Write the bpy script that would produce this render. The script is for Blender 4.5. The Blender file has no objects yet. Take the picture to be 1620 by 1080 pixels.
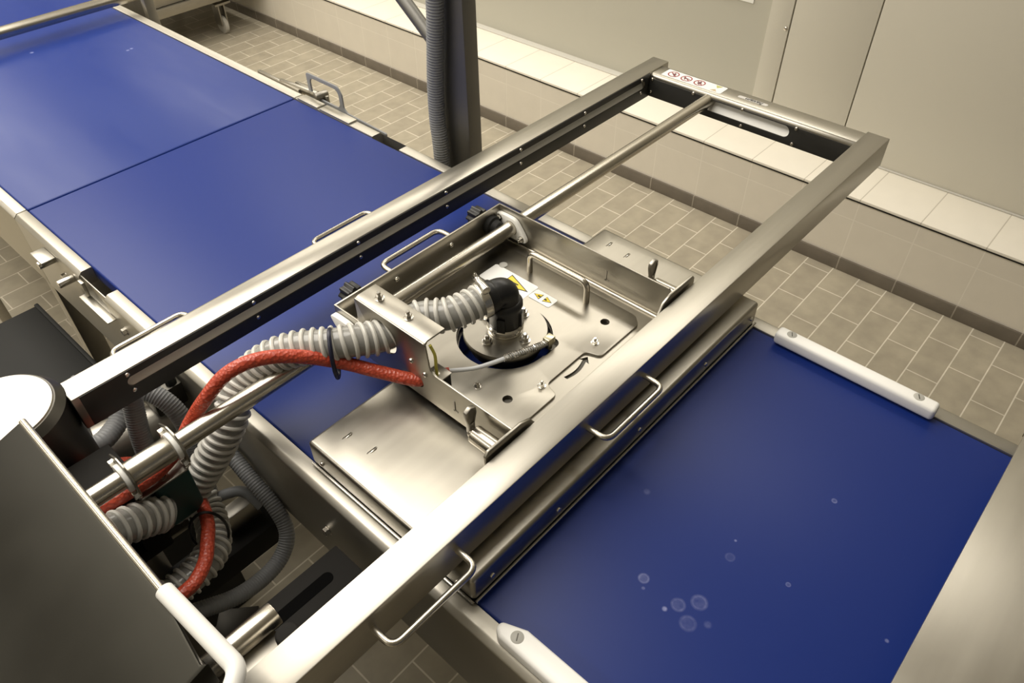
import bpy, bmesh, math, random
from mathutils import Vector, Matrix, Quaternion
random.seed(7)
S = bpy.context.scene
COL = S.collection
PI = math.pi

# ------------------------------------------------------------------ camera
cam_d = bpy.data.cameras.new('camera')
cam = bpy.data.objects.new('camera', cam_d); COL.objects.link(cam)
cam_d.sensor_fit = 'HORIZONTAL'; cam_d.sensor_width = 36.0
cam_d.lens = 36.0 * 1199.49 / 1620.0
cam_d.clip_start = 0.02; cam_d.clip_end = 60
Rr = ((0.67227, -0.74021, -0.01171), (-0.51513, -0.45637, -0.72551), (0.53168, 0.49377, -0.68811))
m = Matrix.Identity(4)
for i in range(3):
    m[i][0] = Rr[0][i]; m[i][1] = -Rr[1][i]; m[i][2] = -Rr[2][i]
m.translation = (0, 0, 1.754)
cam.matrix_world = m
S.camera = cam

# ------------------------------------------------------------------ world, lights, exposure
w = bpy.data.worlds.new('room_light'); S.world = w; w.use_nodes = True
w.node_tree.nodes['Background'].inputs[0].default_value = (1.0, 0.95, 0.86, 1)
w.node_tree.nodes['Background'].inputs[1].default_value = 0.08
S.view_settings.view_transform = 'Standard'; S.view_settings.look = 'None'
S.view_settings.exposure = 0.05; S.view_settings.gamma = 1.0
S.view_settings.use_curve_mapping = False

def area(name, loc, rot, sx, sy, power, col=(1.0, 0.945, 0.855)):
    l = bpy.data.lights.new(name, 'AREA'); l.shape = 'RECTANGLE'; l.size = sx; l.size_y = sy
    l.energy = power; l.color = col
    o = bpy.data.objects.new(name, l); COL.objects.link(o); o.location = loc; o.rotation_euler = rot
    return o
# row of fluorescent ceiling luminaires above the line, then two added fill lights
area('ceiling_row_or_fill', (0.30, 3.6, 2.95), (0, 0, 0), 1.3, 6.0, 150)
area('ceiling_row_or_fill', (2.40, 2.8, 2.95), (0, 0, 0), 0.40, 5.0, 52)  # added fill near the wall, no such luminaire known
area('ceiling_row_or_fill', (-2.1, 2.8, 2.95), (0, 0, 0), 0.60, 4.5, 60)  # added fill to brighten faces turned to the camera side

# ------------------------------------------------------------------ materials
MAT = {}
def mat(name, col, rough=0.5, metal=0.0, spec=0.5, coat=0.0):
    M = bpy.data.materials.new(name); M.use_nodes = True
    b = M.node_tree.nodes['Principled BSDF']
    b.inputs['Base Color'].default_value = (*col, 1); b.inputs['Roughness'].default_value = rough
    b.inputs['Metallic'].default_value = metal
    b.inputs['Specular IOR Level'].default_value = spec
    b.inputs['Coat Weight'].default_value = coat
    MAT[name] = M
    return M
def N(M, t): return M.node_tree.nodes.new(t)
def L(M, a, b): M.node_tree.links.new(a, b)
def BS(M): return M.node_tree.nodes['Principled BSDF']

def steel(name, col, rough, stretch=(6, 200, 200), var=0.12, rv=0.12, bump=0.0):
    """brushed stainless: stretched fine noise plus broad cloudy variation"""
    M = mat(name, col, rough, 1.0)
    tc = N(M, 'ShaderNodeTexCoord'); mp = N(M, 'ShaderNodeMapping'); mp.inputs['Scale'].default_value = stretch
    L(M, tc.outputs['Object'], mp.inputs['Vector'])
    n1 = N(M, 'ShaderNodeTexNoise'); n1.inputs['Scale'].default_value = 1.0; n1.inputs['Detail'].default_value = 3
    L(M, mp.outputs[0], n1.inputs['Vector'])
    n2 = N(M, 'ShaderNodeTexNoise'); n2.inputs['Scale'].default_value = 9.0; n2.inputs['Detail'].default_value = 4
    L(M, tc.outputs['Object'], n2.inputs['Vector'])
    mx = N(M, 'ShaderNodeMath'); mx.operation = 'ADD'
    L(M, n1.outputs['Fac'], mx.inputs[0]); L(M, n2.outputs['Fac'], mx.inputs[1])
    mr = N(M, 'ShaderNodeMapRange'); mr.inputs[1].default_value = 0.5; mr.inputs[2].default_value = 1.5
    mr.inputs[3].default_value = rough - rv / 2; mr.inputs[4].default_value = rough + rv / 2
    L(M, mx.outputs[0], mr.inputs[0]); L(M, mr.outputs[0], BS(M).inputs['Roughness'])
    cr = N(M, 'ShaderNodeMapRange'); cr.inputs[1].default_value = 0.5; cr.inputs[2].default_value = 1.5
    cr.inputs[3].default_value = 1 - var; cr.inputs[4].default_value = 1 + var
    L(M, mx.outputs[0], cr.inputs[0])
    vm = N(M, 'ShaderNodeVectorMath'); vm.operation = 'SCALE'; vm.inputs[0].default_value = col
    L(M, cr.outputs[0], vm.inputs['Scale']); L(M, vm.outputs[0], BS(M).inputs['Base Color'])
    if bump:
        bp = N(M, 'ShaderNodeBump'); bp.inputs['Strength'].default_value = bump; bp.inputs['Distance'].default_value = 0.0005
        L(M, n1.outputs['Fac'], bp.inputs['Height']); L(M, bp.outputs[0], BS(M).inputs['Normal'])
    return M

steel('steel', (0.435, 0.412, 0.36), 0.33, (6, 260, 260), 0.05, 0.06)
steel('steel_y', (0.42, 0.398, 0.346), 0.33, (260, 6, 260), 0.05, 0.06)
steel('steel_frame', (0.50, 0.475, 0.415), 0.46, (260, 6, 260), 0.05, 0.06)
steel('steel_matte', (0.36, 0.34, 0.30), 0.40, (20, 60, 60), 0.10, 0.08)
steel('steel_tray', (0.395, 0.372, 0.322), 0.34, (5, 60, 60), 0.09, 0.10)
steel('steel_dark', (0.085, 0.08, 0.07), 0.40, (40, 40, 8), 0.08)
steel('steel_dark_reflection', (0.030, 0.0285, 0.0235), 0.40, (10, 10, 10), 0.10)  # dark reflection on the housing lid put into its colour
steel('steel_post', (0.20, 0.195, 0.18), 0.52, (60, 60, 4), 0.05, 0.05)
steel('steel_rod', (0.55, 0.515, 0.445), 0.26, (8, 200, 200), 0.03, 0.04)
mat('chrome', (0.70, 0.68, 0.63), 0.22, 1.0)
mat('bolt', (0.66, 0.63, 0.57), 0.22, 1.0)
mat('white_plastic', (0.92, 0.91, 0.87), 0.38)
mat('white_bush', (0.92, 0.91, 0.86), 0.42)
mat('slide_plastic', (0.62, 0.60, 0.56), 0.4)
mat('black_plastic', (0.012, 0.012, 0.012), 0.36)
mat('black_satin', (0.012, 0.012, 0.011), 0.65, 0, 0.25)
mat('dark_or_shaded', (0.017, 0.016, 0.0145), 0.7, 0, 0.12)  # own dark parts plus shade on the slotted arm and under the ledge
mat('face_dark', (0.028, 0.0275, 0.025), 0.45, 0, 0.4)
mat('wedge_pale', (0.80, 0.79, 0.74), 0.35)  # pale colour for the light-catching wedges in the slots
mat('cable_tie', (0.012, 0.014, 0.035), 0.4)
mat('green_plastic', (0.010, 0.048, 0.045), 0.42)
mat('hose_wall', (0.29, 0.285, 0.265), 0.20, 0, 0.6)
mat('hose_rib', (0.62, 0.605, 0.555), 0.32)
mat('conduit', (0.20, 0.205, 0.21), 0.5)
mat('air_tube', (0.72, 0.74, 0.76), 0.25)
mat('brass', (0.72, 0.66, 0.48), 0.3, 1.0)
mat('wire_yellow', (0.62, 0.56, 0.10), 0.45)
mat('label_white', (0.86, 0.86, 0.83), 0.42)
mat('label_yellow', (0.80, 0.62, 0.05), 0.45)
mat('label_olive', (0.50, 0.50, 0.16), 0.45)
mat('label_tan', (0.55, 0.43, 0.28), 0.45)
mat('label_black', (0.012, 0.011, 0.010), 0.5)
mat('label_red', (0.30, 0.045, 0.05), 0.45)
mat('label_plum', (0.16, 0.05, 0.06), 0.5)
mat('paper', (0.85, 0.84, 0.78), 0.6)
mat('rubber', (0.45, 0.43, 0.38), 0.6)
mat('wall_panel', (0.47, 0.45, 0.375), 0.55)
mat('door_panel', (0.61, 0.58, 0.495), 0.5)
mat('plaster', (0.55, 0.53, 0.47), 0.8)
mat('ceiling_white', (0.78, 0.76, 0.70), 0.9)
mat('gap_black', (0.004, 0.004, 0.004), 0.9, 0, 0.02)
mat('screw_grey', (0.42, 0.41, 0.37), 0.5)

# red woven sleeve: small glossy knots
M = mat('red_sleeve', (0.42, 0.055, 0.025), 0.36, 0, 0.6)
tc = N(M, 'ShaderNodeTexCoord'); vo = N(M, 'ShaderNodeTexVoronoi'); vo.inputs['Scale'].default_value = 230
L(M, tc.outputs['Object'], vo.inputs['Vector'])
bp = N(M, 'ShaderNodeBump'); bp.inputs['Strength'].default_value = 0.7; bp.inputs['Distance'].default_value = 0.0018
L(M, vo.outputs['Distance'], bp.inputs['Height']); L(M, bp.outputs[0], BS(M).inputs['Normal'])
cr = N(M, 'ShaderNodeValToRGB'); cr.color_ramp.elements[0].color = (0.60, 0.095, 0.045, 1); cr.color_ramp.elements[1].color = (0.40, 0.042, 0.02, 1)
L(M, vo.outputs['Distance'], cr.inputs[0]); L(M, cr.outputs[0], BS(M).inputs['Base Color'])

def brick(name, axes, bw, rh, c1, c2, mortar, msize, rough, offset=0.5, shift=(0, 0), tilt=0.0, spec=0.5, bump=0.25, cloud=0.12):
    """tiles in world axes: axes = which object axes give the tile row / height"""
    M = mat(name, c1, rough, 0, spec)
    tc = N(M, 'ShaderNodeTexCoord'); sp = N(M, 'ShaderNodeSeparateXYZ'); L(M, tc.outputs['Object'], sp.inputs[0])
    cb = N(M, 'ShaderNodeCombineXYZ')
    def lin(src, add, other=None, k=0):
        a = N(M, 'ShaderNodeMath'); a.operation = 'ADD'; a.inputs[1].default_value = add; L(M, sp.outputs[src], a.inputs[0])
        if k:
            b = N(M, 'ShaderNodeMath'); b.operation = 'MULTIPLY_ADD'; b.inputs[1].default_value = k
            L(M, sp.outputs[other], b.inputs[0]); L(M, a.outputs[0], b.inputs[2]); return b.outputs[0]
        return a.outputs[0]
    L(M, lin(axes[0], shift[0]), cb.inputs[0])
    L(M, lin(axes[1], shift[1], axes[0], tilt), cb.inputs[1])
    br = N(M, 'ShaderNodeTexBrick'); br.offset = offset; br.offset_frequency = 2; br.squash = 1.0
    br.inputs['Scale'].default_value = 1.0; br.inputs['Brick Width'].default_value = bw; br.inputs['Row Height'].default_value = rh
    br.inputs['Mortar Size'].default_value = msize; br.inputs['Mortar Smooth'].default_value = 0.15
    br.inputs['Color1'].default_value = (*c1, 1); br.inputs['Color2'].default_value = (*c2, 1); br.inputs['Mortar'].default_value = (*mortar, 1)
    L(M, cb.outputs[0], br.inputs['Vector'])
    no = N(M, 'ShaderNodeTexNoise'); no.inputs['Scale'].default_value = 14; no.inputs['Detail'].default_value = 6
    L(M, tc.outputs['Object'], no.inputs['Vector'])
    mr = N(M, 'ShaderNodeMapRange'); mr.inputs[1].default_value = 0.3; mr.inputs[2].default_value = 0.7
    mr.inputs[3].default_value = 1 - cloud; mr.inputs[4].default_value = 1 + cloud; L(M, no.outputs['Fac'], mr.inputs[0])
    vm = N(M, 'ShaderNodeVectorMath'); vm.operation = 'SCALE'; L(M, br.outputs['Color'], vm.inputs[0]); L(M, mr.outputs[0], vm.inputs['Scale'])
    L(M, vm.outputs[0], BS(M).inputs['Base Color'])
    bp = N(M, 'ShaderNodeBump'); bp.invert = True; bp.inputs['Strength'].default_value = bump; bp.inputs['Distance'].default_value = 0.002
    L(M, br.outputs['Fac'], bp.inputs['Height']); L(M, bp.outputs[0], BS(M).inputs['Normal'])
    return M
brick('floor_tile', ('X', 'Y'), 0.2, 0.1, (0.390, 0.347, 0.262), (0.360, 0.318, 0.240), (0.66, 0.61, 0.50), 0.0022, 0.42, 0.5, (0, -0.1268 + 0.0128 * 2.1), -0.0128)
brick('wall_tile', ('Y', 'Z'), 0.2075, 0.158, (0.72, 0.665, 0.56), (0.735, 0.68, 0.575), (0.80, 0.745, 0.64), 0.0020, 0.28, 0.0, (0, -0.053), bump=0.3, cloud=0.02)
brick('ledge_tile', ('Y', 'X'), 0.2075, 0.9, (0.86, 0.81, 0.70), (0.875, 0.825, 0.715), (0.60, 0.55, 0.46), 0.0020, 0.30, 0.0, (0, -2.2), bump=0.3, cloud=0.015)
brick('skirting_tile', ('Y', 'Z'), 0.2075, 0.5, (0.165, 0.140, 0.108), (0.150, 0.127, 0.098), (0.36, 0.32, 0.26), 0.0022, 0.45, 0.0, (0.0, 0.2), cloud=0.1)

# blue conveyor belt, with dried water marks and light scuffs of their own shape
def belt_mat(name, spots, base, rough=0.36, cloud=0.0):
    M = mat(name, base, rough, 0, 0.28)
    tc = N(M, 'ShaderNodeTexCoord'); cur = None
    no = N(M, 'ShaderNodeTexNoise'); no.inputs['Scale'].default_value = 160; no.inputs['Detail'].default_value = 3
    L(M, tc.outputs['Object'], no.inputs['Vector'])
    for (x, y, r, ring, amt) in spots:
        d = N(M, 'ShaderNodeVectorMath'); d.operation = 'DISTANCE'; d.inputs[1].default_value = (x, y, 0.910)
        L(M, tc.outputs['Object'], d.inputs[0])
        ra = N(M, 'ShaderNodeValToRGB'); e = ra.color_ramp.elements
        a = N(M, 'ShaderNodeMath'); a.operation = 'DIVIDE'; a.inputs[1].default_value = r * 1.4; L(M, d.outputs['Value'], a.inputs[0])
        L(M, a.outputs[0], ra.inputs[0])
        e[0].position = 0.0; v = amt * (0.35 if ring else 1); e[0].color = (v, v, v, 1)
        e[1].position = 1.0; e[1].color = (0, 0, 0, 1)
        k = e.new(0.55); v = amt * (0.5 if ring else 0.8); k.color = (v, v, v, 1)
        k = e.new(0.70); v = amt * (1.0 if ring else 0.4); k.color = (v, v, v, 1)
        ml = N(M, 'ShaderNodeMath'); ml.operation = 'MULTIPLY'; L(M, ra.outputs[0], ml.inputs[0]); L(M, no.outputs['Fac'], ml.inputs[1])
        if cur is None: cur = ml.outputs[0]
        else:
            s = N(M, 'ShaderNodeMath'); s.operation = 'ADD'; L(M, cur, s.inputs[0]); L(M, ml.outputs[0], s.inputs[1]); cur = s.outputs[0]
    mix = N(M, 'ShaderNodeMix'); mix.data_type = 'RGBA'
    mix.inputs['A'].default_value = (*base, 1); mix.inputs['B'].default_value = (0.42, 0.45, 0.72, 1)
    L(M, cur, mix.inputs['Factor']); L(M, mix.outputs['Result'], BS(M).inputs['Base Color'])
    if cloud:
        mp = N(M, 'ShaderNodeMapping'); mp.inputs['Scale'].default_value = (7, 1.3, 1); L(M, tc.outputs['Object'], mp.inputs['Vector'])
        n2 = N(M, 'ShaderNodeTexNoise'); n2.inputs['Scale'].default_value = 1.6; n2.inputs['Detail'].default_value = 3; L(M, mp.outputs[0], n2.inputs['Vector'])
        mr = N(M, 'ShaderNodeMapRange'); mr.inputs[1].default_value = 0.3; mr.inputs[2].default_value = 0.7
        mr.inputs[3].default_value = rough - cloud; mr.inputs[4].default_value = rough + cloud
        L(M, n2.outputs['Fac'], mr.inputs[0]); L(M, mr.outputs[0], BS(M).inputs['Roughness'])
    return M
BLUE = (0.0072, 0.024, 0.165)
belt_mat('belt_blue', [(0.449, 0.205, 0.0055, True, 0.55), (0.438, 0.198, 0.002, False, 0.5), (0.433, 0.164, 0.0028, False, 0.9),
                       (0.448, 0.155, 0.007, True, 0.35), (0.467, 0.138, 0.008, True, 0.35), (0.436, 0.134, 0.008, True, 0.25),
                       (0.450, 0.116, 0.004, False, 0.22), (0.708, 0.083, 0.003, True, 0.6), (0.569, 0.149, 0.0016, False, 0.9),
                       (0.558, 0.071, 0.0026, True, 0.5), (0.544, 0.142, 0.005, True, 0.2), (0.569, -0.045, 0.0022, False, 0.5),
                       (0.556, 0.275, 0.004, False, 0.3)], BLUE, 0.40)
belt_mat('belt_blue_worn', [(0.825, 2.185, 0.004, False, 0.9), (0.812, 2.181, 0.004, False, 0.9), (0.63, 2.37, 0.005, False, 0.6)], (0.0090, 0.028, 0.175), 0.38, 0.06)

# ------------------------------------------------------------------ mesh helpers
def box(bm, x0, x1, y0, y1, z0, z1):
    v = [bm.verts.new(p) for p in ((x0, y0, z0), (x1, y0, z0), (x1, y1, z0), (x0, y1, z0), (x0, y0, z1), (x1, y0, z1), (x1, y1, z1), (x0, y1, z1))]
    for f in ((3, 2, 1, 0), (4, 5, 6, 7), (0, 1, 5, 4), (1, 2, 6, 5), (2, 3, 7, 6), (3, 0, 4, 7)):
        bm.faces.new([v[i] for i in f])
    return v
def frame(d):
    d = Vector(d).normalized(); a = Vector((0, 0, 1)) if abs(d.z) < 0.9 else Vector((1, 0, 0))
    u = d.cross(a).normalized(); return d, u, d.cross(u).normalized()
def ring(bm, c, u, v, r, n): return [bm.verts.new(Vector(c) + (u * math.cos(2 * PI * i / n) + v * math.sin(2 * PI * i / n)) * r) for i in range(n)]
def bridge(bm, a, b):
    n = len(a)
    for i in range(n): bm.faces.new((a[i], a[(i + 1) % n], b[(i + 1) % n], b[i]))
def lathe(bm, p0, d, prof, n=32):
    """prof: (distance along d, radius) pairs, capped at both ends"""
    d, u, v = frame(d); rs = []
    for (t, r) in prof: rs.append(ring(bm, Vector(p0) + d * t, u, v, max(r, 1e-5), n))
    for a, b in zip(rs, rs[1:]): bridge(bm, a, b)
    bm.faces.new(list(reversed(rs[0]))); bm.faces.new(rs[-1])
def cyl(bm, p0, p1, r, n=24):
    d = Vector(p1) - Vector(p0); lathe(bm, p0, d, [(0, r), (d.length, r)], n)
def smooth_path(pts, per=10):
    P = [Vector(p) for p in pts]; P = [2 * P[0] - P[1]] + P + [2 * P[-1] - P[-2]]; out = []
    for i in range(1, len(P) - 2):
        p0, p1, p2, p3 = P[i - 1:i + 3]
        for k in range(per):
            t = k / per
            out.append(0.5 * ((2 * p1) + (p2 - p0) * t + (2 * p0 - 5 * p1 + 4 * p2 - p3) * t * t + (3 * p1 - p0 - 3 * p2 + p3) * t ** 3))
    out.append(P[-2]); return out
def resample(pts, step):
    out = [pts[0].copy()]; acc = 0.0
    for a, b in zip(pts, pts[1:]):
        l = (b - a).length; t = step - acc
        while t <= l:
            out.append(a.lerp(b, t / l)); t += step
        acc = (acc + l) % step if l else acc
    return out
def frames(P):
    T = [(P[min(i + 1, len(P) - 1)] - P[max(i - 1, 0)]).normalized() for i in range(len(P))]
    _, u, _ = frame(T[0]); out = []
    for i, t in enumerate(T):
        if i:
            u = T[i - 1].rotation_difference(t) @ u
        u = (u - t * u.dot(t)).normalized(); out.append((t, u, t.cross(u)))
    return out
def sweep(bm, P, r, n=16, cap=True):
    P = [Vector(p) for p in P]; F = frames(P); rs = []
    for i, (p, (t, u, v)) in enumerate(zip(P, F)):
        rs.append(ring(bm, p, u, v, r(i / (len(P) - 1)) if callable(r) else r, n))
    for a, b in zip(rs, rs[1:]): bridge(bm, a, b)
    if cap: bm.faces.new(list(reversed(rs[0]))); bm.faces.new(rs[-1])
def fillet(pts, rad, n=6):
    P = [Vector(p) for p in pts]; out = [P[0]]
    for a, b, c in zip(P, P[1:], P[2:]):
        d1 = (a - b).normalized(); d2 = (c - b).normalized(); ang = d1.angle(d2); t = min(rad / math.tan(ang / 2), (a - b).length * .49, (c - b).length * .49)
        p1 = b + d1 * t; p2 = b + d2 * t
        for k in range(n + 1):
            s = k / n; out.append((1 - s) ** 2 * p1 + 2 * s * (1 - s) * b + s * s * p2)
    out.append(P[-1]); return out
def bar(bm, pts, r, rad, n=14): sweep(bm, fillet(pts, rad), r, n)
def prism(bm, pts, off):
    """closed outline (3-D points in one plane) thickened by the vector off"""
    a = [bm.verts.new(p) for p in pts]; b = [bm.verts.new(Vector(p) + Vector(off)) for p in pts]; n = len(a)
    bm.faces.new(a); bm.faces.new(list(reversed(b)))
    for i in range(n): bm.faces.new((a[(i + 1) % n], a[i], b[i], b[(i + 1) % n]))
def rrect(x0, x1, y0, y1, r, n=6):
    out = []
    for cx, cy, a0 in ((x1 - r, y1 - r, 0), (x0 + r, y1 - r, 90), (x0 + r, y0 + r, 180), (x1 - r, y0 + r, 270)):
        for k in range(n + 1):
            a = math.radians(a0 + 90 * k / n); out.append((cx + r * math.cos(a), cy + r * math.sin(a)))
    return out
def round_poly(P, rads, n=5):
    out = []
    m_ = len(P)
    for i in range(m_):
        a, b, c = Vector(P[i - 1]), Vector(P[i]), Vector(P[(i + 1) % m_]); r = rads[i] if isinstance(rads, (list, tuple)) else rads
        if r <= 0: out.append(tuple(b)); continue
        d1 = (a - b).normalized(); d2 = (c - b).normalized(); t = r / math.tan(d1.angle(d2) / 2)
        t = min(t, (a - b).length * .49, (c - b).length * .49); p1 = b + d1 * t; p2 = b + d2 * t
        for k in range(n + 1):
            s = k / n; out.append(tuple((1 - s) ** 2 * p1 + 2 * s * (1 - s) * b + s * s * p2))
    return out
def BM(): return bmesh.new()

def finish(me, ang=35):
    me.polygons.foreach_set('use_smooth', [True] * len(me.polygons)); me.set_sharp_from_angle(angle=math.radians(ang)); me.update()
def obj(name, bm, material, parent=None, bevel=0, cuts=(), ang=35, seg=2):
    """one mesh object; vertices are in room coordinates"""
    bmesh.ops.recalc_face_normals(bm, faces=bm.faces)
    me = bpy.data.meshes.new(name); bm.to_mesh(me); bm.free()
    o = bpy.data.objects.new(name, me); COL.objects.link(o)
    me.materials.append(MAT[material])
    tmp = []
    if bevel or cuts:
        if bevel:
            b = o.modifiers.new('b', 'BEVEL'); b.width = bevel; b.segments = seg; b.limit_method = 'ANGLE'; b.angle_limit = math.radians(40)
        for cb in cuts:
            bmesh.ops.recalc_face_normals(cb, faces=cb.faces)
            cm = bpy.data.meshes.new('cut'); cb.to_mesh(cm); cb.free(); co = bpy.data.objects.new('cut', cm); COL.objects.link(co); tmp.append(co)
            d = o.modifiers.new('c', 'BOOLEAN'); d.operation = 'DIFFERENCE'; d.solver = 'EXACT'; d.object = co
        dg = bpy.context.evaluated_depsgraph_get(); dg.update()
        new = bpy.data.meshes.new_from_object(o.evaluated_get(dg)); o.modifiers.clear()
        o.data = new; bpy.data.meshes.remove(me); new.name = name
        for co in tmp:
            cm = co.data; bpy.data.objects.remove(co); bpy.data.meshes.remove(cm)
    finish(o.data, ang)
    if parent: put(o, parent)
    return o
def base_of(p):
    v = Vector(p.location); 
    while p.parent: p = p.parent; v += Vector(p.location)
    return v
def put(o, parent):
    o.parent = parent; o.location = Vector(o.location) - base_of(parent)
def thing(name, label, cat, loc, group=None):
    o = bpy.data.objects.new(name, None); COL.objects.link(o); o.location = loc; o.empty_display_size = 0.05
    o['label'] = label; o['category'] = cat
    if group: o['group'] = group
    return o
def tag(o, label, cat, group=None):
    o['label'] = label; o['category'] = cat
    if group: o['group'] = group
    return o
def struct(name, bm, material, bevel=0, cuts=()):
    o = obj(name, bm, material, None, bevel, cuts); o['kind'] = 'structure'; return o
def stamp(src_mesh, name, loc, parent, axis=(0, 0, 1), spin=0, label=None, scale=1):
    """a further copy of a small part (linked mesh) at loc, its local z turned to axis"""
    o = bpy.data.objects.new(name, src_mesh); COL.objects.link(o)
    q = Vector((0, 0, 1)).rotation_difference(Vector(axis)); o.rotation_euler = (q @ Quaternion((0, 0, 1), spin)).to_euler()
    o.location = loc; o.scale = (scale,) * 3; put(o, parent)
    if label: o['label'] = label
    return o
def mesh_only(name, bm, material):
    bmesh.ops.recalc_face_normals(bm, faces=bm.faces); me = bpy.data.meshes.new(name); bm.to_mesh(me); bm.free()
    me.materials.append(MAT[material]); finish(me); return me

# small hardware meshes (local z points out of the surface)
b = BM(); lathe(b, (0, 0, -0.001), (0, 0, 1), [(0, .0036), (.0016, .0036), (.0028, .0031), (.0036, .0018), (.0038, .0004)], 16)
SCREW = mesh_only('screw', b, 'bolt')
b = BM(); lathe(b, (0, 0, -.001), (0, 0, 1), [(0, .0072), (.0022, .0072), (.0024, .0060)], 20); lathe(b, (0, 0, .001), (0, 0, 1), [(0, .0056), (.0048, .0056), (.0056, .0048)], 6); lathe(b, (0, 0, .005), (0, 0, 1), [(0, .0030), (.0062, .0030), (.0068, .0022)], 14)
STUD = mesh_only('stud', b, 'chrome')
b = BM(); lathe(b, (0, 0, -.001), (0, 0, 1), [(0, .0085), (.002, .0085), (.0022, .007)], 20); lathe(b, (0, 0, .001), (0, 0, 1), [(0, .0068), (.0062, .0068), (.007, .006)], 6)
HEXBOLT = mesh_only('hex_bolt', b, 'bolt')
b = BM(); lathe(b, (0, 0, -.001), (0, 0, 1), [(0, .0078), (.0022, .0078), (.0026, .0070)], 24)
FLATSCREW = mesh_only('flat_screw', b, 'screw_grey')
b = BM(); box(b, -.0045, .0045, -.0006, .0006, .0010, .0018)
SLOTMARK = mesh_only('screw_slot', b, 'steel_dark')

# ------------------------------------------------------------------ the room
b = BM(); box(b, -3.2, 3.0, -2.6, 7.5, -0.05, 0.0); struct('floor', b, 'floor_tile')
b = BM(); box(b, 2.449, 2.72, -2.6, 7.5, 0.0, 0.288); struct('wall_back_lower', b, 'wall_tile')
b = BM(); box(b, 2.440, 2.449, -2.6, 7.5, 0.0, 0.053); struct('baseboard_back', b, 'skirting_tile', 0.002)
b = BM(); box(b, 2.445, 2.74, -2.6, 7.5, 0.288, 0.298); struct('trim_1', b, 'ledge_tile', 0.0015)
b = BM(); box(b, 2.4445, 2.449, -2.6, 7.5, 0.2835, 0.2880); struct('ledge_shadow_gap', b, 'dark_or_shaded')  # dark strip standing in for the shadow gap under the ledge
b = BM(); box(b, 2.72, 2.85, -2.6, 7.5, 0.298, 3.0); struct('wall_back', b, 'wall_panel')
b = BM(); box(b, 2.684, 2.722, -2.6, 7.5, 0.298, 0.3035); struct('trim_2', b, 'plaster', 0.002)
b = BM(); box(b, 2.690, 2.721, 1.120, 1.203, 0.3035, 2.4); trim = struct('trim_3', b, 'door_panel', 0.002)
o = stamp(SCREW, 'screw', (2.690, 1.128, 0.683), trim, (-1, 0, 0), scale=2.2); o.location = (2.690, 1.130, 0.683)
b = BM(); box(b, 2.692, 2.721, 0.8275, 1.116, 0.3035, 2.4); struct('door_1', b, 'door_panel', 0.002)
b = BM(); box(b, 2.692, 2.721, -0.60, 0.8235, 0.3035, 2.4); struct('door_2', b, 'door_panel', 0.002)
b = BM(); box(b, -3.3, -3.2, -2.6, 7.5, 0.0, 3.0); struct('wall_left', b, 'plaster')
b = BM(); box(b, -3.2, 3.0, 7.5, 7.6, 0.0, 3.0); struct('wall_far', b, 'plaster')
b = BM(); box(b, -3.3, 3.0, -2.6, 7.6, 3.0, 3.1); struct('ceiling', b, 'ceiling_white')
b = BM(); box(b, 2.716, 2.7195, 1.286, 1.50, 0.727, 1.02)
tag(obj('paper_notice', b, 'paper'), 'corner of a white paper notice stuck on the grey wall', 'notice')

# ------------------------------------------------------------------ conveyors
def conveyor(loc, label, group, beltmat, y0, y1, dz, notch):
    t = thing('belt_conveyor', label, 'conveyor', loc, group)
    b = BM(); box(b, 0.2905, 0.9395, y0 + .0008, y1 - .0008, 0.880 + dz, 0.910 + dz); obj('belt', b, beltmat, t, 0.004, seg=3)
    for side in (0, 1):
        if side == 0: x0, x1, xw0, xw1 = 0.2705, 0.2895, 0.2620, 0.2655
        else: x0, x1, xw0, xw1 = 0.9405, 0.968, 0.968, 0.9715
        b = BM()
        if side == 0:
            P = [(.2895, .880 + dz), (.2895, .9115 + dz), (.270, .9115 + dz), (.262, .904 + dz), (.262, .735 + dz), (.2655, .735 + dz), (.2655, .880 + dz)]
        else:
            P = [(.9405, .880 + dz), (.9405, .9115 + dz), (.964, .9115 + dz), (.9715, .904 + dz), (.9715, .735 + dz), (.968, .735 + dz), (.968, .880 + dz)]
        prism(b, [(x, y0, z) for x, z in P], (0, y1 - y0, 0))
        cuts = []
        for (s, a0, a1) in notch:
            if s == side:
                cb = BM(); box(cb, P[0][0] - .03, P[0][0] + .03, a0, a1, .87 + dz, .93 + dz); cuts.append(cb)
        obj('side_frame', b, 'steel_frame', t, 0.0025, cuts, seg=2)
    return t
c1 = conveyor((0.615, 0.5, 0.735), 'wide dark blue belt conveyor running under the steel sliding frame', None, 'belt_blue', -0.9, 1.5895, 0.0,
              [(0, 1.213, 1.311), (1, 1.205, 1.296)])
c2 = conveyor((0.615, 2.6, 0.735), 'further belt conveyor with streaky blue belt at upper left, beyond the seam', None, 'belt_blue_worn', 1.5915, 4.6, 0.0005, [])
for c, y0, y1 in ((c1, -0.9, 1.58), (c2, 1.60, 4.6)):
    b = BM(); box(b, 0.30, 0.93, y0 + .02, y1 - .02, 0.80, 0.878); obj('slider_bed', b, 'steel_dark', c)
# legs of the two conveyors
for c, ys in ((c1, (-0.6, 1.45)), (c2, (1.8, 4.3))):
    for y in ys:
        for x in (0.30, 0.90):
            b = BM(); box(b, x, x + .05, y, y + .05, 0, 0.80); obj('leg', b, 'steel_matte', c, 0.003)
# bolts on the camera-side frame
for (y, z) in ((1.165, .861), (0.608, .814), (1.40, .86)):
    stamp(HEXBOLT, 'bolt', (0.262, y, z), c1, (-1, 0, 0))
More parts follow.
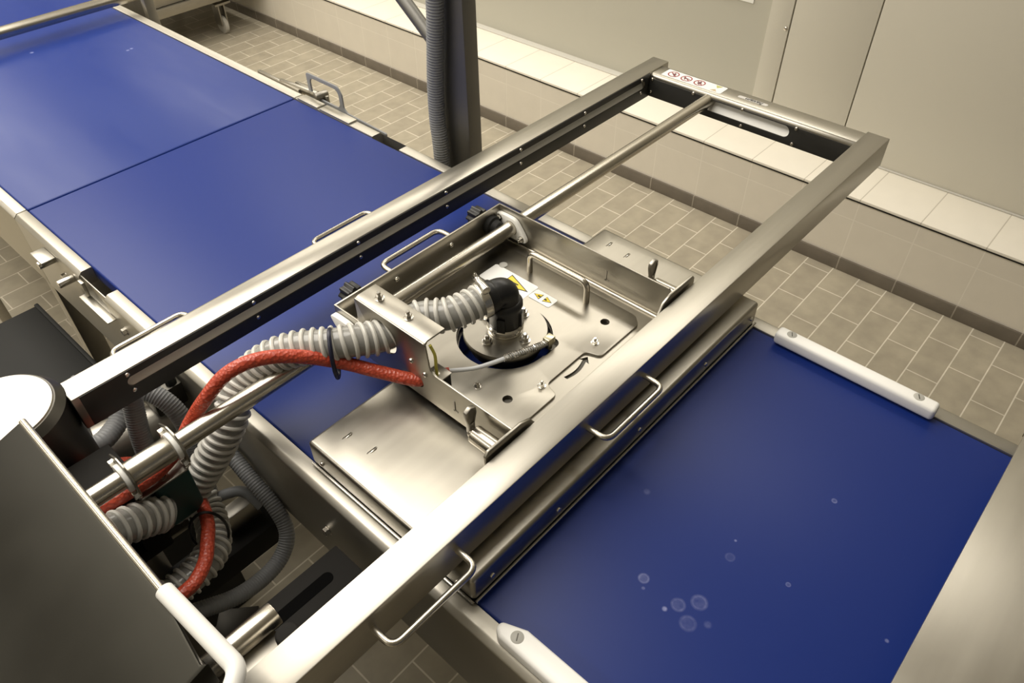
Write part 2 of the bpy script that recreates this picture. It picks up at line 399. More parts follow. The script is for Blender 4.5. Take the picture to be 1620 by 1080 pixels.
# notch hardware on the left frame
b = BM(); box(b, 0.2655, 0.2675, 1.213, 1.316, .870, .906); obj('guide_lip', b, 'steel_y', c1, 0.0006)
b = BM(); box(b, 0.245, 0.2615, 1.19, 1.30, .872, .8745); box(b, 0.255, 0.2615, 1.286, 1.302, .8745, .905); obj('notch_bracket', b, 'steel_y', c1, 0.001)
for y in (1.345, 1.43):
    b = BM(); cyl(b, (0.232, y, .885), (0.2615, y, .885), .0075, 20); obj('tension_pin', b, 'bolt', c1, 0.001)
b = BM(); box(b, 0.235, 0.2615, 1.41, 1.46, .893, .899); obj('tension_lug', b, 'steel_y', c1, 0.001)
# latch and handle plate on the wall-side frame
b = BM(); box(b, 0.973, 0.982, 1.62, 1.80, .886, .911); obj('hinge_arm', b, 'steel_y', c1, 0.002)
b = BM(); box(b, 0.992, 1.001, 1.53, 1.66, .888, .914); obj('hinge_arm', b, 'steel_y', c1, 0.002)
b = BM(); prism(b, [(0.973, 1.70, .916), (0.980, 1.70, .916), (0.996, 1.565, .918), (0.982, 1.56, .918)], (0, 0, -.012)); obj('latch_link', b, 'steel_y', c1, 0.001)
b = BM(); cyl(b, (0.972, 1.548, .915), (1.006, 1.545, .915), .009, 16); obj('latch_pin', b, 'steel_matte', c1, 0.001)
out = round_poly([(1.30, .899), (1.30, .889), (1.588, .889), (1.588, .963), (1.465, .963), (1.452, .945), (1.452, .912), (1.44, .903)], [.004, .004, .004, .008, .014, .012, .01, .01])
b = BM(); prism(b, [(0.983, y, z) for y, z in out], (0.004, 0, 0))
cb = BM(); prism(cb, [(0.975, y, z) for y, z in rrect(1.464, 1.576, .907, .954, .016)], (0.02, 0, 0)); obj('handle_plate', b, 'conduit', c1, 0.0008, [cb])
b = BM(); box(b, 0.9405, 0.966, 1.50, 1.578, .9118, .9155); obj('cover_strip', b, 'steel_frame', c1, 0.001)
b = BM(); box(b, 0.9405, 0.966, 1.38, 1.492, .9118, .9155); obj('cover_strip', b, 'steel_frame', c1, 0.001)
# white edge guides
for (x0, x1, y0, y1, ys, lab, inner) in ((.924, .948, .040, .291, (.268, .069), 'white plastic edge guide with two slotted screws', 0),
                                         (.270, .294, -.62, .289, (.262, -0.0, -.3), 'white plastic edge guide with slotted screws', 1)):
    b = BM()
    if inner: P = [(x0, y0), (x1 + .004, y0), (x1 + .004, y1 - .030), (x1 - .008, y1), (x0 + .006, y1), (x0, y1 - .010)]
    else: P = [(x0, y0), (x1, y0), (x1, y1), (x0, y1)]
    prism(b, [(x, y, .9125) for x, y in P], (0, 0, .0225))
    g = obj('edge_guide', b, 'white_plastic', c1, 0.006, seg=4); g['label'] = lab
    for y in ys:
        s = stamp(FLATSCREW, 'screw', ((x0 + x1) / 2 + .001, y, .9338), g)
        o = stamp(SLOTMARK, 'screw_slot', ((x0 + x1) / 2 + .001, y, .9340), g, (0, 0, 1), .5)

# ------------------------------------------------------------------ sliding frame
sf = thing('sliding_frame', 'stainless steel sliding frame of two long rails, end beam and central rod', 'frame', (0.75, 0.63, 0.973))
ZT, ZB = 1.030, 0.973
def slotcut(y0, y1, xa, xb, z0, z1):
    cb = BM(); r = (z1 - z0) / 2; pr = rrect(xa, xb, z0, z1, r * .98, 8); prism(cb, [(x, y0, z) for x, z in pr], (0, y1 - y0, 0)); return cb
# far rail: inner face slotted
b = BM(); box(b, .098, 1.475, .872, .914, ZB, ZT)
cb = BM(); lathe(cb, (0.027, .91, .9), (0, 0, 1), [(0, .076), (.3, .076)], 48)
rail = obj('rail', b, 'steel', sf, 0.0014, [slotcut(.866, .902, .168, 1.385, .9995, 1.0165), cb])
b = BM(); box(b, .108, 1.401, .8706, .8722, .9745, 1.0285); obj('face_plate', b, 'face_dark', sf, 0.0004, [slotcut(.866, .902, .168, 1.385, .9995, 1.0165)])['label'] = 'dark slotted face plate'  # thin dark plate over the rail's inner face
b = BM(); prism(b, [(.166, .8722, .9985), (.166, .8890, .9985), (.166, .8890, 1.0178)], (1.222, 0, 0)); obj('light_catch_wedge', b, 'wedge_pale', sf)['label'] = 'pale wedge added inside the slot, sloped to catch light'  # added wedge, sloped and pale so the slot reads bright
for x in (.172, .372, .572, .771, .970, 1.168, 1.369):
    for z in (1.0225, .9935): stamp(SCREW, 'screw', (x, .8706, z), sf, (0, -1, 0))
# near rail
b = BM(); box(b, .020, 1.455, .357, .401, ZB - .001, ZT); obj('rail', b, 'steel', sf, 0.0014)
# end beam, folded channel with rounded upper edge and a slot
P = [(1.402, .975), (1.402, 1.020), (1.4042, 1.0245), (1.409, 1.027), (1.452, 1.027), (1.452, .975)]
b = BM(); prism(b, [(x, .401, z) for x, z in P], (0, .471, 0))
cb = BM(); prism(cb, [(1.3, y, z) for y, z in rrect(.532, .7445, .990, 1.0155, .0125, 8)], (.146, 0, 0))
obj('end_beam', b, 'steel_y', sf, 0.0012, [cb])
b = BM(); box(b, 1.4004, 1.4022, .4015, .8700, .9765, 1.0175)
cb = BM(); prism(cb, [(1.3, y, z) for y, z in rrect(.532, .7445, .990, 1.0155, .0125, 8)], (.15, 0, 0)); obj('face_plate', b, 'face_dark', sf, 0.0004, [cb])['label'] = 'dark slotted face plate'  # same thin dark plate over the beam's inner face
b = BM(); prism(b, [(1.4022, .530, .989), (1.4250, .530, .989), (1.4250, .530, 1.0170)], (0, .190, 0)); obj('light_catch_wedge', b, 'wedge_pale', sf)['label'] = 'pale wedge added inside the slot, sloped to catch light'  # added wedge again, tilted up to brighten the beam slot
for (y, z) in ((.758, 1.0165), (.640, 1.0172), (.636, .983), (.519, 1.0165), (.520, .983), (.864, 1.016), (.864, .988)):
    stamp(SCREW, 'screw', (1.4004, y, z), sf, (-1, 0, 0))
# central rod
b = BM(); cyl(b, (0.0, .7235, 1.010), (1.420, .7235, 1.010), .0130, 32); obj('guide_rod', b, 'steel_rod', sf)
# bent bar handles: two outside each rail
for (x0, x1) in ((.182, .297), (.535, .655)):
    b = BM(); bar(b, [(x0, .913, 1.005), (x0, .952, 1.005), (x1, .952, 1.005), (x1, .913, 1.005)], .0042, .014); obj('handle', b, 'steel_rod', sf)
for (x0, x1) in ((.167, .289), (.525, .649)):
    b = BM(); bar(b, [(x0, .358, 1.004), (x0, .326, 1.004), (x1, .326, 1.004), (x1, .358, 1.004)], .0042, .014); obj('handle', b, 'steel_rod', sf)
# pivot stub and weld beside the camera-side end of the near rail
b = BM(); cyl(b, (0.03, .449, 1.0), (.110, .449, 1.0), .0135, 28); obj('stub_tube', b, 'steel_rod', sf, 0.001)
b = BM(); lathe(b, (.104, .417, .955), (0, 0, 1), [(0, .013), (.05, .013), (.052, .011)], 24); obj('pivot_pin', b, 'dark_or_shaded', sf, 0.001)
b = BM(); box(b, .02, .100, .398, .440, .955, .990); obj('stub_bracket', b, 'steel_matte', sf, 0.002)
# prohibition sticker on the beam
def flat(bm, pts, z0, h=.0003): prism(bm, [(x, y, z0) for x, y in pts], (0, 0, h))
def ringflat(bm, cx, cy, r0, r1, z0, h=.0003, n=36):
    a = []
    for r, z in ((r0, z0), (r1, z0), (r1, z0 + h), (r0, z0 + h)):
        a.append([bm.verts.new((cx + r * math.cos(2 * PI * i / n), cy + r * math.sin(2 * PI * i / n), z)) for i in range(n)])
    for i in range(4): bridge(bm, a[i], a[(i + 1) % 4])
zs = 1.0271
b = BM(); flat(b, rrect(1.4125, 1.4475, .703, .851, .003), zs, .0004); stk = obj('sticker', b, 'label_white', sf); stk['label'] = 'white sticker with three red prohibition signs'
for i, cy in enumerate((.829, .796, .763)):
    b = BM(); ringflat(b, 1.430, cy, .0105, .0132, zs + .0004)
    flat(b, [(1.4215, cy - .0095), (1.4235, cy - .0105), (1.4385, cy + .0095), (1.4365, cy + .0105)], zs + .0005); obj('prohibition_ring', b, 'label_red', stk)
    b = BM()
    if i == 0:
        flat(b, rrect(1.429, 1.433, cy - .006, cy + .004, .0015), zs + .0006); flat(b, rrect(1.434, 1.4375, cy - .003, cy + .001, .0017), zs + .0006); flat(b, [(1.422, cy - .005), (1.424, cy - .006), (1.430, cy), (1.429, cy + .002)], zs + .0006)
    elif i == 1:
        flat(b, [(1.429, cy - .008), (1.431, cy - .008), (1.432, cy + .007), (1.429, cy + .007)], zs + .0006); flat(b, [(1.422, cy + .002), (1.424, cy), (1.431, cy + .003), (1.430, cy + .005)], zs + .0006)
    else:
        flat(b, rrect(1.426, 1.434, cy - .004, cy + .004, .0025), zs + .0006); flat(b, rrect(1.4345, 1.438, cy - .002, cy + .002, .0017), zs + .0006); flat(b, [(1.421, cy - .004), (1.423, cy - .004), (1.428, cy + .003), (1.426, cy + .004)], zs + .0006)
    obj('pictogram', b, 'label_plum', stk)
b = BM(); flat(b, [(1.4445, .714), (1.4445, .730), (1.4325, .722)], zs + .0004); obj('olive_triangle', b, 'label_olive', stk)
b = BM(); flat(b, [(1.4165, .714), (1.4165, .730), (1.4265, .722)], zs + .0004); obj('tan_triangle', b, 'label_tan', stk)
# nameplate with dark lettering, read from the wall side
b = BM(); flat(b, rrect(1.4255, 1.4355, .601, .669, .0045), zs, .0004); npl = obj('nameplate', b, 'slide_plastic', sf)
fc = bpy.data.curves.new('lettering', 'FONT'); fc.body = 'haxam'; fc.size = .0150; fc.extrude = .0001; fc.shear = .25; fc.offset = .0002
fo = bpy.data.objects.new('lettering_curve', fc); COL.objects.link(fo)
dg = bpy.context.evaluated_depsgraph_get(); dg.update(); fm = bpy.data.meshes.new_from_object(fo.evaluated_get(dg)); bpy.data.objects.remove(fo)
fm.materials.clear(); fm.materials.append(MAT['label_black'])
lo = bpy.data.objects.new('lettering', fm); COL.objects.link(lo); lo.rotation_euler = (0, 0, PI / 2); lo.location = (1.4340, .612, zs + .0006); put(lo, npl)

# ------------------------------------------------------------------ flat cover box over the belt
cv = thing('flat_cover', 'flat stainless cover box lying across the blue belt under the carriage', 'cover', (0.615, 0.49, 0.9116))
b = BM(); box(b, .287, .944, .334, .645, .9165, .961)
inner = BM(); box(inner, .290, .941, .337, .642, .905, .9585)
hole = BM(); lathe(hole, (.601, .573, .90), (0, 0, 1), [(0, .070), (.1, .070)], 48)
cuts = [inner, hole]
for (x, y) in ((.330, .610), (.336, .566), (.910, .607), (.904, .565)):
    cb = BM(); prism(cb, [(px, py, .9599) for px, py in rrect(x - .010, x + .007, y - .0026, y + .0026, .0024)], (0, 0, .02)); cuts.append(cb)
obj('cover', b, 'steel_tray', cv, 0.006, cuts, seg=4)
b = BM(); bar(b, [(.289, .3325, .9165), (.944, .3325, .9165)], .0022, .001, 10); bar(b, [(.2855, .334, .9165), (.2855, .643, .9165)], .0022, .001, 10); obj('bottom_rim', b, 'chrome', cv)
b = BM(); box(b, .289, .942, .336, .3405, .9117, .917); box(b, .289, .2935, .336, .643, .9117, .917); obj('seal_strip', b, 'black_satin', cv)
for (x, y) in ((.333, .610), (.339, .566), (.913, .607), (.907, .565)):
    b = BM(); lathe(b, (x - .008, y, .9597), (1, 0, 0), [(0, .0008), (.003, .0018), (.009, .0018), (.011, .0008)], 10); obj('slot_peg', b, 'chrome', cv)
for x in (.319, .441, .617, .788, .925): stamp(SCREW, 'screw', (x, .334, .937), cv, (0, -1, 0))
for y in (.62, .36): stamp(SCREW, 'screw', (.287, y, .932), cv, (-1, 0, 0))

# ------------------------------------------------------------------ suction carriage
ca = thing('suction_carriage', 'open stainless carriage on the central rod carrying the round suction plate', 'carriage', (0.61, 0.58, 0.962))
ZF = .9775
# floor with raised edge plates
hole = BM(); lathe(hole, (.601, .573, .95), (0, 0, 1), [(0, .0725), (.1, .0725)], 56)
lobe = BM(); prism(lobe, [(x, y, .95) for x, y in rrect(.600, .645, .498, .522, .0118)], (0, 0, .1))
arrow = BM(); up_, lo_ = [], []
for k in range(9):
    t = k / 8; x = .5945 + .0445 * t; y = .4500 - .0060 * math.sin(t * PI) * .7 + .0015 * t
    up_.append((x, y + .0031)); lo_.append((x, y - .0031))
prism(arrow, [(x, y, .95) for x, y in up_ + [(.6365, .4600), (.6490, .4530), (.6385, .4425)] + lo_[::-1]], (0, 0, .1))
holes2 = []
for (x, y) in ((.508, .482), (.723, .478)):
    cb = BM(); lathe(cb, (x, y, .95), (0, 0, 1), [(0, .0072), (.1, .0072)], 24); holes2.append(cb)
b = BM(); box(b, .442, .789, .409, .756, ZF - .003, ZF)
def dup(bm): return bm.copy()
obj('floor_plate', b, 'steel_tray', ca, 0, [dup(hole), dup(lobe), arrow] + [dup(h) for h in holes2])
out = round_poly([(.462, .437), (.560, .437), (.566, .4605), (.652, .4605), (.660, .437), (.752, .437), (.766, .452), (.766, .742), (.452, .742), (.452, .450)],
                 [.012, .010, .010, .010, .010, .014, .012, .004, .004, .012])
b = BM(); prism(b, [(x, y, ZF) for x, y in out], (0, 0, .0035)); obj('top_plate', b, 'steel_tray', ca, 0.0007, [hole, lobe] + holes2)
ZP = ZF + .0035
# walls: back, far, near with the raised hose bracket
b = BM(); box(b, .438, .791, .755, .758, ZF - .003, 1.040); obj('back_wall', b, 'steel', ca, 0.0006)
prf = [(.409, .9745), (.409, .9785), (.418, 1.010), (.43, 1.040), (.757, 1.040), (.757, .9745)]
b = BM(); prism(b, [(.788, y, z) for y, z in [(.409, .9745), (.409, 1.034), (.415, 1.040), (.757, 1.040), (.757, .9745)]], (.003, 0, 0))
fc1 = BM(); cyl(fc1, (.77, .7235, 1.010), (.81, .7235, 1.010), .0138, 28)
slot_a = BM(); prism(slot_a, [(.78, y, z) for y, z in [(.531, .996), (.534, .996), (.534, 1.006), (.531, 1.006)]], (.004 + .006, 0, 0))
obj('side_wall', b, 'steel_y', ca, 0.0006, [fc1])
b = BM(); bar(b, [(.7865, .412, ZF + .0006), (.7865, .735, ZF + .0006)], .0036, .001, 12); obj('fold_bead', b, 'steel_rod', ca)
out = round_poly([(.409, .9745), (.757, .9745), (.757, 1.040), (.702, 1.040), (.702, 1.084), (.560, 1.084), (.556, 1.040), (.545, 1.036), (.409, 1.036)], [0, 0, 0, 0, .002, .006, .012, .012, .002])
b = BM(); prism(b, [(.438, y, z) for y, z in out], (.003, 0, 0))
fc2 = BM(); cyl(fc2, (.42, .7235, 1.010), (.46, .7235, 1.010), .0138, 28)
hc = BM(); cyl(hc, (.42, .6495, 1.044), (.46, .6495, 1.044), .0285, 36)
rc = BM(); cyl(rc, (.42, .582, 1.002), (.46, .582, 1.002), .0095, 24)
obj('side_wall', b, 'steel_y', ca, 0.0008, [fc2, hc, rc])
# bracket top flange, rounded fold
P = [(.438, 1.078), (.4395, 1.0835), (.445, 1.086), (.4765, 1.086), (.4765, 1.083), (.4455, 1.083), (.4415, 1.078)]
b = BM(); prism(b, [(x, .562, z) for x, z in P], (0, .139, 0))
c1_ = BM(); prism(c1_, [(.4665, .5525, 1.0), (.490, .5525, 1.0), (.490, .576, 1.0)], (0, 0, .2))
c2_ = BM(); prism(c2_, [(.4665, .7105, 1.0), (.490, .687, 1.0), (.490, .7105, 1.0)], (0, 0, .2))
obj('hose_bracket', b, 'steel_tray', ca, 0.0006, [c1_, c2_])
for y in (.672, .613): stamp(STUD, 'stud', (.459, y, 1.086), ca)
for (y, z) in ((.592, 1.035), (.566, 1.026)): stamp(SCREW, 'screw', (.438, y, z), ca, (-1, 0, 0), scale=1.2)
# white bushes around the rod
def bush(xa, xb, screws, ax):
    ell = []; d0 = Vector((math.cos(math.radians(25.6)), math.sin(math.radians(25.6)))); d1 = Vector((-d0.y, d0.x))
    for k in range(48):
        a = 2 * PI * k / 48
        p = d0 * math.cos(a) * (.0205 + .0165 * abs(math.cos(a)) ** 1.5) + d1 * math.sin(a) * (.0200 - .0065 * math.cos(a) ** 2)
        ell.append((.7235 + p.x, 1.010 + p.y))
    b = BM(); prism(b, [(xa, y, z) for y, z in ell], (xb - xa, 0, 0))
    cb = BM(); cyl(cb, (xa - .02, .7235, 1.010), (xb + .02, .7235, 1.010), .0135, 28)
    o = obj('rod_bush', b, 'white_bush', ca, 0.001, [cb])
    for s in (-.0275, .0275) if screws else ():
        stamp(STUD, 'stud', (xa if ax < 0 else xb, .7235 + s * d0.x, 1.010 + s * d0.y), o, (ax, 0, 0), scale=.8)
bush(.7800, .7875, True, -1)
bush(.4280, .4375, False, -1)
stamp(HEXBOLT, 'hex_bolt', (.438, .7475, 1.018), ca, (-1, 0, 0), scale=.8)
for x in (.553, .671): stamp(SCREW, 'screw', (x, .755, 1.020), ca, (0, -1, 0), scale=1.3)
# star knobs through the back wall
for x in (.488, .763):
    b = BM(); n = 40
    ra = [b.verts.new((x + (.0155 + .0022 * math.cos(8 * 2 * PI * k / n)) * math.cos(2 * PI * k / n), .775, 1.014 + (.0155 + .0022 * math.cos(8 * 2 * PI * k / n)) * math.sin(2 * PI * k / n))) for k in range(n)]
    rb = [b.verts.new((v.co.x, .797, v.co.z)) for v in ra]; bridge(b, ra, rb); b.faces.new(list(reversed(ra))); b.faces.new(rb)
    lathe(b, (x, .757, 1.014), (0, 1, 0), [(0, .009), (.02, .009)], 20)
    lathe(b, (x, .797, 1.014), (0, 1, 0), [(0, .008), (.003, .0075), (.003, .005)], 20)
    k_ = obj('star_knob', b, 'black_plastic', ca, 0.0012); k_['label'] = 'black star knob'
    b = BM(); lathe(b, (x, .7555, 1.012), (0, -1, 0), [(0, .017), (.010, .017), (.012, .013), (.022, .012), (.024, .010)], 28); obj('knob_boss', b, 'black_satin', ca)
b = BM(); bar(b, [(.5605, .757, 1.018), (.5605, .803, 1.018), (.688, .803, 1.018), (.688, .757, 1.018)], .0046, .016); obj('handle', b, 'steel_rod', ca)
b = BM(); bar(b, [(.740, .645, ZP - .001), (.740, .645, 1.020), (.740, .528, 1.020), (.740, .528, ZP - .001)], .0050, .014); obj('handle', b, 'steel_rod', ca)
# end plates beside the near rail with spring plungers and levers
for (xa, sx) in ((.791, 1), (.438, -1)):
    P = [(xa - sx * .055, .9785), (xa - sx * .052, 1.000), (xa - sx * .030, 1.034), (xa - sx * .012, 1.041), (xa + sx * .046, 1.041), (xa + sx * .052, 1.034), (xa + sx * .052, 1.000), (xa + sx * .04, .9745), (xa - sx * .055, .9745)]
    b = BM(); prism(b, [(x, .4045, z) for x, z in P], (0, .0042, 0)); obj('end_plate', b, 'steel_y', ca, 0.0012)
    xm = xa + sx * .021
    b = BM(); lathe(b, (xm, .409, 1.012), (0, 1, 0), [(0, .0125), (.044, .0125), (.046, .0105)], 28); cyl(b, (xm, .455, 1.012), (xm, .460, 1.012), .0075, 20); obj('plunger', b, 'steel_rod', ca, 0.0006)
    tip = Vector((xm, .4585, 1.014)); b = BM()
    prism(b, [(xm - .0055, .4570, 1.012), (xm + .0055, .4570, 1.012), (xm + .0055, .4570, 1.028), (xm + .0095, .4570, 1.044), (xm + .0088, .4570, 1.053), (xm, .4570, 1.0575), (xm - .0088, .4570, 1.053), (xm - .0095, .4570, 1.044), (xm - .0055, .4570, 1.028)], (0, .007, 0))
    dent = BM(); prism(dent, [(xm - .003, .4562, 1.030), (xm + .003, .4562, 1.030), (xm + .0062, .4562, 1.045), (xm + .004, .4562, 1.052), (xm - .004, .4562, 1.052), (xm - .0062, .4562, 1.045)], (0, .0022, 0))
    obj('lever', b, 'steel_matte', ca, 0.0018, [dent])
# round suction plate with spigot
b = BM(); lathe(b, (.603, .573, .9635), (0, 0, 1), [(0, .055), (.020, .055), (.020, .0635), (.0255, .0635), (.0285, .0625)], 64); obj('suction_plate', b, 'steel_tray', ca)
for (x, y) in ((.644, .573), (.603, .534), (.603, .612), (.564, .573)): stamp(STUD, 'stud', (x, y, .992), ca, scale=1.15)
for (x, y) in ((.498, .529), (.558, .463), (.676, .461), (.669, .701), (.50, .66)): stamp(STUD, 'stud', (x, y, ZP), ca, scale=.85)
stamp(FLATSCREW, 'screw', (.724, .689, ZP), ca, scale=.9)
b = BM(); lathe(b, (.603, .573, .992), (0, 0, 1), [(0, .0270), (.003, .0268), (.003, .0258), (.0065, .0256), (.0095, .0280), (.0125, .0275), (.0150, .0250)], 40); obj('pipe_ring', b, 'chrome', ca)
# black elbow
hd = Vector((-.15, .052, -.016)).normalized(); c0 = Vector((.603, .573, 1.0)); top = Vector((.603, .573, 1.066))
path = [c0, c0 + Vector((0, 0, .03))] + [Vector(p) for p in fillet([c0 + Vector((0, 0, .04)), top, top + hd * .030], .022, 10)] + [top + hd * .034]
b = BM(); sweep(b, path, .0215, 32)
lathe(b, c0, (0, 0, 1), [(0, .0235), (.034, .0245), (.040, .0265), (.046, .0262), (.050, .0215)], 36)
lathe(b, top + hd * .016, hd, [(0, .0222), (.002, .0238), (.014, .0238), (.016, .022)], 36)
for k in range(4):
    a = .5 + k * PI / 2; d = Vector((math.cos(a), math.sin(a), 0)); p = c0 + d * .0235 + Vector((0, 0, .018))
    prism(b, [p + Vector((-d.y, d.x, 0)) * s * .006 + Vector((0, 0, zz)) for s, zz in ((-1, -.012), (1, -.012), (1, .012), (-1, .012))], d * .003)
el = obj('elbow', b, 'black_plastic', ca, ang=50); el['label'] = 'black plastic pipe elbow'
# hose clamp at the elbow
hp = top + hd * .036
b = BM(); lathe(b, hp - hd * .006, hd, [(0, .0265), (0.0005, .0272), (.0115, .0272), (.012, .0265)], 40)
_, hu, hv = frame(hd); tdir = Vector((hd.y, -hd.x, 0)).normalized()
p = hp + Vector((0, 0, .028)) + tdir * -.004
cyl(b, p - tdir * .012, p + tdir * .012, .0062, 20); cyl(b, p + tdir * .012, p + tdir * .019, .0048, 6)
obj('hose_clamp', b, 'chrome', ca, 0.0006)
# warning stickers on the top plate
zt = ZP
b = BM(); flat(b, rrect(.676, .719, .607, .700, .004), zt); ws = obj('sticker', b, 'label_white', ca); ws['label'] = 'white warning sticker with one large yellow triangle'
b = BM(); flat(b, [(.6815, .660), (.7145, .660), (.698, .612)], zt + .0003); obj('triangle_border', b, 'label_black', ws)
b = BM(); flat(b, [(.6840, .6585), (.7120, .6585), (.698, .6165)], zt + .0006); obj('yellow_triangle', b, 'label_yellow', ws)
b = BM(); flat(b, [(.699, .655), (.701, .655), (.7015, .635), (.699, .635)], zt + .0009); obj('pictogram', b, 'label_black', ws)
b = BM(); flat(b, rrect(.6905, .7140, .5630, .6060, .0035), zt + .0003); ws2 = obj('sticker', b, 'label_white', ca); ws2['label'] = 'small white sticker with two yellow hazard triangles'
for cy, s in ((.594, 1), (.575, -1)):
    b = BM(); flat(b, [(.6955, cy - s * .006), (.709, cy - s * .006), (.7022, cy + s * .0085)], zt + .0006); obj('triangle_border', b, 'label_black', ws2)
    b = BM(); flat(b, [(.6967, cy - s * .0052), (.7078, cy - s * .0052), (.7022, cy + s * .0068)], zt + .0009); obj('yellow_triangle', b, 'label_yellow', ws2)
    b = BM(); flat(b, rrect(.7000, .7030, cy - s * .003 - .002, cy - s * .003 + .003, .0008), zt + .0012); obj('pictogram', b, 'label_black', ws2)
# slits in the two side walls
for (x, y, zc) in ((.7875, .527, 1.008), (.4375, .512, 1.005)):
    b = BM(); box(b, x - .0006, x + .0002, y - .0012, y + .0012, zc - .011, zc + .008); box(b, x - .0006, x + .0002, y - .006, y + .002, zc - .011, zc - .0085); obj('keyhole_slit', b, 'steel_matte', ca)
for y in (.558, .522): stamp(SCREW, 'screw', (.452, y, .966), ca, (-.5, 0, 1))
b = BM(); box(b, .4555, .774, .425, .745, .9615, .9742)
cb = BM(); lathe(cb, (.601, .573, .95), (0, 0, 1), [(0, .071), (.1, .071)], 48); obj('under_frame', b, 'steel_dark', ca, 0.001, [cb])
# small terminal block by the bracket
b = BM(); box(b, .4425, .468, .548, .574, ZP, 1.018); tb = obj('terminal_block', b, 'black_satin', ca, 0.002)
b = BM(); box(b, .4425, .468, .546, .574, 1.018, 1.0205); obj('block_cover', b, 'steel_tray', tb, 0.0008)
o = stamp(STUD, 'stud', (.452, .560, 1.0205), tb, scale=.7)
# sprung white air tube to the brass nipple
b = BM(); box(b, .619, .634, .502, .514, .985, .999); lathe(b, (.6265, .508, .978), (0, 0, 1), [(0, .006), (.014, .006), (.016, .004)], 6)
br = obj('air_nipple', b, 'brass', ca, 0.001)
pa = [(.468, .560, 1.014), (.478, .552, 1.013), (.505, .541, 1.004), (.535, .532, .999), (.562, .523, .998), (.590, .513, .997), (.612, .508, .994), (.622, .508, .992)]
b = BM(); sweep(b, smooth_path(pa, 8), .0033, 12); at = tag(obj('air_tube', b, 'air_tube'), 'thin white air tube ending in a spring at the brass nipple', 'tube')
sp = [Vector(p) for p in smooth_path(pa, 12)]; i0 = int(len(sp) * .50); sp = resample(sp[i0:], .0005)
F = frames(sp); coil = []
for i, (p, (t, u, v)) in enumerate(zip(sp, F)):
    a = 2 * PI * i * .0005 / .0034; coil.append(p + (u * math.cos(a) + v * math.sin(a)) * .0046)
b = BM(); sweep(b, coil, .0009, 6); obj('spring', b, 'bolt', at)
b = BM(); lathe(b, Vector(pa[0]) - Vector((.003, 0, 0)), (1, -.6, 0), [(0, .0055), (.008, .0055)], 16); cf = obj('collar', b, 'red_sleeve', at)
b = BM(); sweep(b, smooth_path([(.447, .560, 1.0775), (.450, .556, 1.06), (.449, .555, 1.040), (.450, .556, 1.022)], 6), .0022, 8)
tag(obj('yellow_wire', b, 'wire_yellow'), 'short yellow wire hanging down from the hose bracket', 'wire')

# ------------------------------------------------------------------ hoses and cables
def ribbed(name, label, pts, r, pitch, group=None):
    P = resample([Vector(p) for p in smooth_path(pts, 14)], .004)
    b = BM(); sweep(b, P, r * .93, 24); h = tag(obj(name, b, 'hose_wall'), label, 'hose', group)
    Q = resample([Vector(p) for p in smooth_path(pts, 14)], pitch / 22); F = frames(Q); coil = []
    for i, (p, (t, u, v)) in enumerate(zip(Q, F)):
        a = 2 * PI * i / 22; coil.append(p + (u * math.cos(a) + v * math.sin(a)) * r * .965)
    b = BM(); sweep(b, coil, pitch * .25, 8); obj('rib_coil', b, 'hose_rib', h)
    return h
A = [tuple(hp - hd * .004), tuple(hp + hd * .05), (.490, .632, 1.054), (.440, .6495, 1.044), (.400, .668, 1.050), (.375, .688, 1.049), (.347, .716, 1.045), (.318, .742, 1.032),
     (.290, .763, 1.008), (.268, .769, .985), (.241, .763, .952), (.212, .769, .912), (.180, .780, .872), (.154, .786, .845), (.127, .800, .825), (.090, .818, .815), (.050, .825, .81)]
ribbed('suction_hose', 'ribbed grey suction hose from the black elbow, through the bracket and under the rod', A, .0235, .0125)
B = [(.02, .818, .905), (.080, .803, .903), (.118, .803, .897), (.150, .818, .870), (.172, .829, .818), (.169, .790, .786), (.146, .732, .790), (.125, .709, .798), (.101, .699, .80), (.074, .697, .80), (.046, .697, .80), (.024, .699, .80)]
ribbed('suction_hose', 'second ribbed grey hose curving down behind the green connector block', B, .0225, .0120)
C_ = [(.109, .728, .905), (.098, .728, .915), (.070, .722, .935), (.036, .720, .950), (.0, .722, .960), (-.06, .725, .97)]
ribbed('suction_hose', 'short thick ribbed hose running left from the green connector block', C_, .0232, .0122)
def cable(name, label, cat, pts, r, m_, group=None, n=14, ripple=0):
    P = smooth_path(pts, 12)
    if ripple:
        P = resample(P, ripple / 3); b = BM(); k_ = len(P) - 1; sweep(b, P, lambda t: r * (1 + .035 * math.cos(2 * PI * round(t * k_) / 3)), n)
    else: b = BM(); sweep(b, P, r, n)
    return tag(obj(name, b, m_), label, cat, group)
R1 = [(.446, .582, 1.002), (.436, .590, 1.001), (.408, .628, 1.012), (.376, .664, 1.030), (.329, .689, 1.060), (.287, .708, 1.074), (.248, .723, 1.068), (.215, .738, 1.036), (.191, .758, .994),
      (.164, .754, .972), (.130, .744, .966), (.093, .744, .963), (.048, .760, .950), (.013, .777, .945)]
cable('red_cable', 'red sleeved cable arching from the carriage wall down behind the rod', 'cable', R1, .0095, 'red_sleeve')
R2 = [(.168, .805, .840), (.158, .755, .845), (.146, .718, .851), (.131, .692, .854), (.112, .668, .852), (.087, .651, .852), (.063, .648, .852), (.024, .647, .852)]
cable('red_cable', 'red sleeved cable dropping in front of the second ribbed hose', 'cable', R2, .0095, 'red_sleeve')
R3 = [(-.02, .826, .945), (.024, .823, .942), (.060, .824, .942), (.090, .828, .936), (.118, .842, .905), (.135, .861, .860)]
cable('red_cable', 'red sleeved cable passing behind the rod at the left edge', 'cable', R3, .0095, 'red_sleeve')
